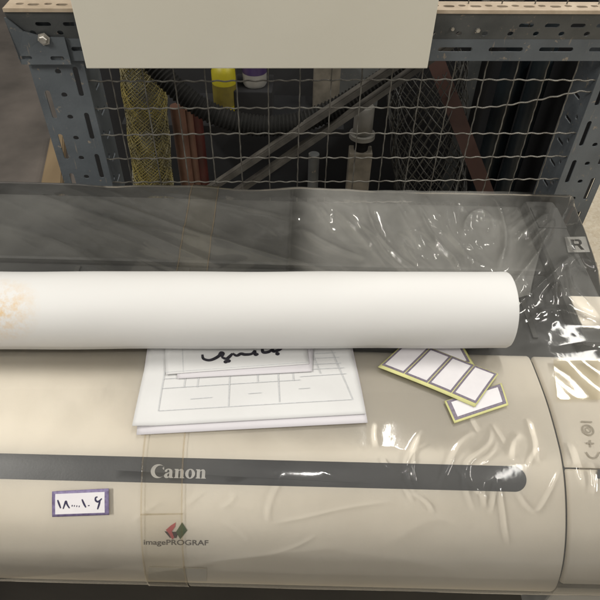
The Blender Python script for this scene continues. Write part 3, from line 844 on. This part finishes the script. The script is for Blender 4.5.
stick('sticker_sheet', 'single blank label on yellow backing poking out below the four-label strip', [(444, 402), (501, 384), (508, 406), (454, 424)], 1, PB, bdr=.065, bv=.13, m=(.03, .03))
stick('sticker_sheet', 'blank label on backing half hidden between the white roll and the four-label strip', [(418, 333), (456, 336), (474, 367), (432, 378)], 1, PB + .0012, bdr=.07, m=(.06, .06))
stick('sticker_sheet', 'strip of four blank white labels with violet borders on yellow backing', [(408, 341.5), (497.5, 376.5), (474, 409), (377.5, 369.5)], 4, PB + .0028, bdr=.085, bv=.055, gap=.02, m=(.008, .02))

# ---- handwritten price tag stuck to the wrap
def tz(x, y): return (40 + x / 7.5, 480 + y / 7.5)
co = [FILM.hit(*tz(*p)) for p in ((97, 83), (520, 61), (523, 257), (98, 272))]
tagm = tag(link('number_tag', sheet(FILM, co, .0016, .0008, 14, 8), 'violet', None, True), 'small white tag with violet border and handwritten Persian digits stuck below the dark band', 'tag')
ci = [FILM.hit(*tz(*p)) for p in ((122, 102), (490, 86), (491, 239), (122, 252))]
link('blank_field', sheet(FILM, ci, .0024, .0003, 12, 6), 'sticker', tagm)
D = [[tz(*p) for p in st] for st in ([(140, 145), (150, 172), (163, 206)], [(181, 211), (192, 180), (202, 155), (212, 180), (229, 206)], [(245, 187), (252, 188)], [(262, 188), (268, 189)],
     [(280, 190), (286, 191)], [(298, 192), (304, 193)], [(322, 140), (335, 170), (351, 200)], [(372, 183), (373, 190)], [(438, 122), (424, 128), (424, 148), (440, 158), (456, 148), (470, 134)], [(457, 148), (449, 180), (438, 214)])]
ink(FILM, D, .0021, .0030, 'handwriting', 'blueink', tagm)

# ================================================================== STEEL RACK
YF = 1.0
rack = thing('slotted_angle_rack', 'blue-grey slotted steel rack frame with crimped wire mesh standing behind the plotter', 'rack', loc=(0, YF, 0)); rack.rotation_euler.z = R(3.4)
def RK(o):
    o.parent = rack; o.matrix_parent_inverse = Matrix.Translation((0, -YF, 0)); return o
def plate(loops, fn, thick, name, mat):
    V, F = poly2d(loops, thick / 2)
    me = mesh(name, [fn(v.x, v.y, v.z) for v in V], F)
    bm = bmesh.new(); bm.from_mesh(me); bmesh.ops.remove_doubles(bm, verts=bm.verts[:], dist=1e-6); bmesh.ops.recalc_face_normals(bm, faces=bm.faces[:]); bm.to_mesh(me); bm.free()
    return RK(link(name, me, mat))
zb, ztop = .02, CAMZ - .336
def post(xi, xo, slots0):
    """L-angle upright: front flange from inner edge xi to outer edge xo, side flange running back from xi"""
    s = 1 if xo > xi else -1; w = abs(xo - xi)
    holes = []
    z = slots0
    while z > .3:
        holes.append(slot(xi + s * .016, z, .0085, .052)); holes.append(slot(xi + s * (w - .018), z - .041, .0085, .052))
        for dz in (.018, -.023): holes.append(slot(xi + s * (w * .5), z + dz, .010, .0085))
        z -= .082
    z = slots0
    x0_, x1_ = min(xi, xo), max(xi, xo)
    outer = [(x0_, zb), (x1_, zb), (x1_, ztop), (x0_, ztop)]
    holes = [h for h in holes if max(p[1] for p in h) < ztop - .004]
    a = plate([outer] + holes, lambda x, y, t: Vector((x, YF + t, y)), .0025, 'post', 'steel')
    hs = []; z = slots0 - .03
    while z > .4:
        hs.append(slot(.05, z, .030, .0075)); hs.append(slot(.022, z - .03, .009, .009)); z -= .048
    d = .085
    b = plate([[(0.0015, zb), (d, zb), (d, ztop), (0.0015, ztop)]] + hs, lambda x, y, t: Vector((xi + s * .0014 + t, YF + x, y)), .0025, 'side_flange', 'steel_shade')
    b.parent = a; b.matrix_parent_inverse = Matrix.Identity(4)
    return a
pL = post(-.369, -.459, CAMZ - .455)
pR = post(.512, .598, CAMZ - .475)
# top beam: lower lip, leaning web, cream top flange
bx0, bx1 = -.463, .80
zl0, zl1, zw1 = CAMZ - .416, CAMZ - .380, CAMZ - .335
hs = []; x = .330
k = 0
xx = .3325
while xx > bx0 + .125: xx -= .0855
while xx < bx1 - .05:
    hs.append(slot(xx, (zl0 + zl1) / 2 + .001, .058, .0075)); xx += .0855
beam = plate([[(bx0, zl0), (bx1, zl0), (bx1, zl1), (bx0, zl1)]] + hs, lambda x, y, t: Vector((x, YF - .0075 + t, y)), .0025, 'beam', 'steel')
hs = []; xx = bx0 + .03
Lw = math.hypot(.014, zw1 - zl1)
while xx < bx1 - .02:
    hs.append(slot(xx, .010, .0095, .0085)); hs.append(slot(xx + .021, .0255, .024, .0075)) if int(xx * 100) % 2 else None
    xx += .0425
dy, dz = -.014 / Lw, (zw1 - zl1) / Lw
w = plate([[(bx0, 0), (bx1, 0), (bx1, Lw), (bx0, Lw)]] + hs, lambda x, y, t: Vector((x, YF - .0075 + dy * y + t, zl1 + .0002 + dz * y)), .0025, 'beam_web', 'steel_dk')  # web leaned and darkened: shade under the flange put into shape and colour
w.parent = beam; w.matrix_parent_inverse = Matrix.Identity(4)
hs = []; xx = bx0 + .02; k = 0
while xx < bx1 - .02:
    hs.append(slot(xx, .016 if k % 2 else .019, .018 if k % 2 else .012, .0085)); xx += .0215; k += 1
e = plate([[(bx0, 0), (bx1, 0), (bx1, .038), (bx0, .038)]] + hs, lambda x, y, t: Vector((x, YF - .0235 + y, zw1 + .0045 + t)), .0025, 'top_flange', 'ledge')
e.parent = beam; e.matrix_parent_inverse = Matrix.Identity(4)
lip = RK(MB().box(bx0, bx1, YF - .0255, YF - .0232, zw1 + .0006, zw1 + .0060).build('edge_strip', 'ledge')); lip.parent = beam; lip.matrix_parent_inverse = Matrix.Identity(4)
# corner gusset, bolts
g = [at(22, 12, YF - .026), at(80, 12, YF - .026), at(83, 52, YF - .012), at(29, 52, YF - .012)]
zg0 = zl0 - .002
gus = plate([[(-.465, zl0 - .004), (-.385, zl0 - .004), (-.385, zl1 + .004), (-.415, zl1 + .004), (-.445, zl1 + .014), (-.462, zw1 - .008), (-.465, zw1 - .008)], slot(-.456, zl0 + .007, .022, .006), slot(-.405, zl0 + .006, .022, .007)],
            lambda x, y, t: Vector((x, YF - .0125 + t - .014 * max(0, y - zl1) / (zw1 - zl1), y)), .0025, 'gusset_plate', 'steel')
def bolt(px, py, Y, r):
    p = at(px, py, Y); m = MB()
    vsA = []
    for rr_, yy in ((r * 1.5, .0), (r * 1.5, -.0015), (r, -.0016), (r, -.0065), (r * .8, -.008)):
        vsA.append([m.bm.verts.new((p.x + rr_ * math.cos(k * math.pi / 3 + .2), p.y + yy, p.z + rr_ * math.sin(k * math.pi / 3 + .2))) for k in range(6)])
    for a, b in zip(vsA, vsA[1:]):
        for k in range(6): m.bm.faces.new((a[k], a[(k + 1) % 6], b[(k + 1) % 6], b[k]))
    m.bm.faces.new(vsA[-1])
    return RK(m.build('bolt', 'zinc'))
bolt(48, 33, YF - .0155, .0068)
bolt(453, 31, YF - .011, .0035); bolt(479, 33, YF - .011, .0042)
# crimped wire mesh
def wire(pts_fn, t0, t1, amp_dir, r=.0016, phase=0., step=.0042, drift=None):
    out = []
    n = int((t1 - t0) / step)
    for i in range(n + 1):
        t = t0 + (t1 - t0) * i / n
        p = pts_fn(t); a = .0010 * math.sin(2 * math.pi * t / .0263 + phase)
        out.append(p + amp_dir * a)
    return out
grid = thing('tmp', '', '') ; bpy.data.objects.remove(grid)
mb = MB()
zrows = [at(300, y, YF + .004).z for y in (80.5, 108, 134, 158, 181.5)]
zz0 = zrows[-1]
while zz0 > .45:
    zz0 -= .0505; zrows.append(zz0)
for i, z in enumerate(zrows):
    bend = (lambda x: .030 * max(0, min(1, (x - .33) / .16)) ** 1.3) if i == 1 else (lambda x: .0012 * math.sin(7 * x + i))
    mb.tube(wire(lambda t: Vector((t, YF + .0045, z + bend(t))), -.380, .520, Vector((0, .55, .75)), phase=i * math.pi), .0014, 6)
xv = -.01 - .0535 * 7
i = 0
while xv < .508:
    if xv > -.364:
        ph = i * math.pi; xq = xv
        mb.tube(wire(lambda t: Vector((xq + .0015 * math.sin(5 * t + i), YF + .0045, t)), .42, CAMZ - .3, Vector((.25, -.4, 0)), phase=ph + 1.5), .0012, 6)
    xv += .0535; i += 1
mp = RK(mb.build('mesh_panel', 'wire', None, True))
# rear uprights and a near-black backdrop added for the unlit interior
for xx in (-.47, .56):
    RK(MB().box(xx - .02, xx + .02, 1.78, 1.785, .02, ztop, .001).build('rear_post', 'steel_dk'))
RK(MB().box(-.73, .93, 1.80, 1.82, .0, CAMZ + .35).build('dark_backdrop', 'cage'))
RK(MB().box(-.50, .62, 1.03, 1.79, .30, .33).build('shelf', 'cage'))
RK(MB().box(.625, .64, 1.09, 1.79, .02, CAMZ - .42).build('side_panel', 'cage'))  # added dark sheet closing the interior against light

# cream board hung on the front of the beam
bw0, bw1 = at(88, 63.2, .958), at(428.5, 63.2, .958)
bd = MB().box(bw0.x, bw1.x, .958 - YF, .9655 - YF, bw0.z, bw0.z + .34, .0015).build('cream_board', 'board'); bd.location = (0, YF, 0); bd.rotation_euler.z = R(3.4)
tag(bd, 'blank cream board hanging over the front of the steel rack', 'board')

# ================================================================== THINGS BEHIND THE MESH
def upright(name, mat, pxs, ytop, Y, r, zbot, label, cat, group=None, n=20, lean=0., smooth=True, prof=None):
    p = at(pxs, ytop, Y); b = Vector((p.x + lean, Y, zbot))
    m = MB()
    rr_ = prof(r) if prof else [(0, r), (1, r)]
    m.tube([b.lerp(p, t) for t, _ in rr_], [q for _, q in rr_], n)
    o = m.build(name, mat, None, smooth); return tag(o, label, cat, group)
ZS = .334                         # shelf inside the rack
def mesh_roll(name, mat, a, b, r, nw, turns, wr, label, inner=None):
    m = MB(); a, b = Vector(a), Vector(b); d = (b - a); L = d.length; d.normalize()
    u = d.cross(Vector((0, 1, 0))).normalized(); v = d.cross(u)
    for k in range(nw):
        for sgn in (1, -1):
            pts = []
            for i in range(46):
                t = i / 45; an = 2 * math.pi * (k / nw + sgn * turns * t)
                rq = r * (1 + .05 * math.sin(5 * an + k) + .03 * math.sin(3 * t * 9))
                pts.append(a + d * L * t + (u * math.cos(an) + v * math.sin(an)) * rq)
            m.tube(pts, wr, 4, False)
    o = m.build(name, mat); tag(o, label, 'wire mesh roll')
    return o
mesh_roll('wire_mesh_roll', 'olive', at(158, 225, 1.22), at(139, 40, 1.22), .044, 34, 1.7, .0010, 'rolled yellow-olive wire mesh standing behind the left end of the rack grid')
mesh_roll('wire_mesh_roll', 'greywire', at(432, 230, 1.34), at(425, 60, 1.34), .088, 26, .55, .0013, 'dull grey rolled wire mesh standing left of the red-brown board')
upright('brown_pipe', 'terra', 177, 106, 1.28, .0165, ZS, 'thicker brown pipe standing next to the rolled yellow mesh', 'pipe', 'brown pipes')
upright('brown_pipe', 'terra', 187, 108, 1.31, .0115, ZS, 'thinner brown pipe standing just right of the thicker one', 'pipe', 'brown pipes')
upright('red_tube', 'redpipe', 193, 98, 1.36, .018, ZS, 'dark red tube partly hidden by the brown pipes', 'tube')
def bottle(name, mat, capmat, px, py, Y, r, h, label, cat):
    p = at(px, py, Y); t = thing(name, label, cat, loc=(p.x, Y, p.z - h))
    m = MB(); m.tube([(0, 0, 0), (0, 0, .006), (0, 0, h * .72), (0, 0, h * .80), (0, 0, h * .85)], [r * .9, r, r, r * .75, r * .45], 22)
    m.build('bottle_body', mat, t, True)
    m = MB(); m.tube([(0, 0, h * .852), (0, 0, h)], [r * .5, r * .46], 18); m.build('cap', capmat, t, True)
    m = MB(); m.tube([(0, 0, h * .25), (0, 0, h * .55)], [r * 1.01, r * 1.01], 22, False); m.build('bottle_label', 'purple_can' if mat == 'white_can' else 'ochre', t, True)
    return p.z - h
# plank inside the rack carrying the bottles
zs1 = at(222, 118, 1.42).z
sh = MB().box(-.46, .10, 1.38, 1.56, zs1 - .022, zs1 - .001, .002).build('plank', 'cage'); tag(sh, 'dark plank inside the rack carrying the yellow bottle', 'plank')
p = at(222, 58, 1.42); bottle('spray_bottle', 'yellow', 'black', 222, 50, 1.42, .030, at(222, 50, 1.42).z - zs1, 'bright yellow bottle standing on the plank behind the black hose', 'bottle')
zs2 = at(253, 84, 1.44).z
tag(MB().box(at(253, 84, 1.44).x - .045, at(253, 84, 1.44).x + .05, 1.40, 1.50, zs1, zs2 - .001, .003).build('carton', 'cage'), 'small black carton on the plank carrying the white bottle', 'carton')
bottle('spray_bottle', 'white_can', 'white_can', 253, 30, 1.44, .030, at(253, 30, 1.44).z - zs2, 'white bottle with dark purple band beside the yellow bottle', 'bottle')
# corrugated hose
hp = [at(*p) for p in ((140, 45, 1.15), (160, 72, 1.13), (186, 97, 1.11), (216, 115, 1.10), (252, 125, 1.10), (292, 124, 1.10), (330, 111, 1.11), (364, 92, 1.13), (392, 74, 1.15), (425, 50, 1.17))]
dense = catmull([tuple(p) for p in hp], 60)
dl = np.concatenate([[0], np.cumsum(np.linalg.norm(np.diff(dense, axis=0), axis=1))])
rads = [.0200 + .0016 * math.sin(2 * math.pi * s_ / .0078) for s_ in dl]
m = MB(); m.tube(dense.tolist(), rads, 18)
tag(m.build('corrugated_hose', 'hose', None, True), 'black corrugated hose sagging behind the wire mesh', 'hose')
# diagonal steel bars
for (a, b, lab) in (((196, 200, 1.07), (520, -14, 1.07), 'upper of two parallel grey steel bars leaning diagonally behind the mesh'),
                    ((228, 200, 1.085), (540, -14, 1.085), 'lower of two parallel grey steel bars leaning diagonally behind the mesh')):
    m = MB(); A, B = at(*a), at(*b); m.obox(A, B, .010, .003); 
    dn = (B - A).cross(Vector((0, 1, 0))).normalized()
    m.obox(A + dn * .0065 + Vector((0, .008, 0)), B + dn * .0065 + Vector((0, .008, 0)), .0025, .016)
    tag(m.build('steel_bar', 'bar'), lab, 'steel bar', 'diagonal steel bars')
# pale post with collar
p = at(365, 106, 1.30)
t = thing('plastic_standpipe', 'pale grey standpipe with a flanged collar standing left of the grey mesh roll', 'pipe', loc=(p.x, 1.30, ZS))
zf = lambda py: at(365, py, 1.30).z - ZS
m = MB(); m.tube([(0, 0, zf(133)), (0, 0, zf(132)), (0, 0, zf(108)), (0, 0, zf(106))], [.021, .023, .023, .021], 24); m.build('pipe_top', 'palepost', t, True)
m = MB(); m.tube([(0, 0, zf(137)), (0, 0, zf(133))], [.031, .031], 24); m.build('collar', 'palepost', t, True)
m = MB(); m.tube([(0, 0, zf(149)), (0, 0, zf(137.2))], [.017, .020], 24); m.build('rubber_sleeve', 'black', t, True)
m = MB(); m.box(-.028, .028, -.02, .02, 0, zf(149.5), .003); m.build('base_column', 'palebeige', t)
# leaning red-brown board
m = MB(); m.obox(at(498, 225, 1.2), at(428, 40, 1.30), .036, .014)
tag(m.build('wooden_board', 'rustwood'), 'narrow red-brown board leaning behind the right half of the mesh', 'board')
for k, (px, Y, r) in enumerate(((528, 1.36, .030), (556, 1.30, .022))):
    upright('steel_pipe', 'teal', px, 20, Y, r, ZS, ('thick dark teal pipe standing right of the red-brown board' if k == 0 else 'thinner dark teal pipe standing nearest the right upright of the rack'), 'pipe', 'dark teal pipes')
upright('tin_can', 'steel_dk', 314, 154, 1.35, .014, ZS, 'small grey tin standing low behind the two diagonal bars', 'tin')
m = MB(); pA, pB = at(318, 62, 1.5), at(330, 120, 1.5)
m.box(pA.x - .01, pB.x + .02, 1.49, 1.55, zs1 - .03, pA.z, .004)
tag(m.build('crate', 'palebeige'), 'dim brownish crate in the dark behind the top of the hose', 'crate')
m = MB(); pA = at(345, 62, 1.6); m.box(pA.x - .03, pA.x + .10, 1.6, 1.70, zs1 - .05, pA.z, .004)
tag(m.build('cardboard_box', 'steel_dk'), 'dark grey box at the back of the rack above the pale standpipe', 'box')

# ================================================================== LIGHT
def area(name, loc, sx, sy, power, col=(1, .972, .912), rot=(0, 0, 0)):
    l = bpy.data.lights.new(name, 'AREA'); l.shape = 'RECTANGLE'; l.size = sx; l.size_y = sy; l.energy = power; l.color = col
    o = bpy.data.objects.new(name, l); COL.objects.link(o); o.location = loc; o.rotation_euler = rot; return o
area('unseen_lamp', (.42, .95, 3.4), .05, .7, 11)
area('unseen_lamp', (.08, -1.0, 3.4), .10, .06, 6)
area('unseen_lamp', (1.15, -.7, 3.4), .05, .8, 4)  # added lamp, makes creases on the right of the lid glint
area('unseen_lamp', (-2.0, -1.0, 3.4), .15, 1.1, 74)
area('unseen_lamp', (-2.2, .7, 3.4), .15, 1.1, 46)  # added lamp, lifts the flat rear of the lid on the left
area('unseen_lamp', (2.3, -1.2, 3.4), .08, 1.1, 32)  # added fill for the right front of the end cap
area('unseen_lamp', (2.3, .6, 3.4), .10, 1.1, 56)  # added lamp, brightens the flat lid from the right
area('unseen_lamp', (1.80, 2.75, 3.3), .16, 1.3, 17)
area('unseen_lamp', (.80, 3.0, 3.3), .06, 1.4, 24)
w = bpy.data.worlds.new('World'); sc.world = w; w.use_nodes = True
bg = w.node_tree.nodes['Background']; bg.inputs['Color'].default_value = (1, .972, .915, 1); bg.inputs['Strength'].default_value = .235

# ================================================================== CAMERA
cd = bpy.data.cameras.new('camera'); cam = bpy.data.objects.new('camera', cd); COL.objects.link(cam); sc.camera = cam
cd.sensor_width = 36; cd.lens = 36; cd.clip_start = .02; cd.clip_end = 100
cam.matrix_world = Matrix.Translation((0, 0, CAMZ)) @ Matrix.Rotation(math.pi / 2 - TH, 4, 'X') @ Matrix.Rotation(math.atan(ROLL), 4, 'Z')
sc.view_settings.view_transform = 'Standard'; sc.view_settings.look = 'None'; sc.view_settings.gamma = 1; sc.view_settings.exposure = 0
sc.render.engine = 'CYCLES'
sc.cycles.transparent_max_bounces = 16; sc.cycles.max_bounces = 8; sc.cycles.use_denoising = True
sc.cycles.sample_clamp_indirect = 6
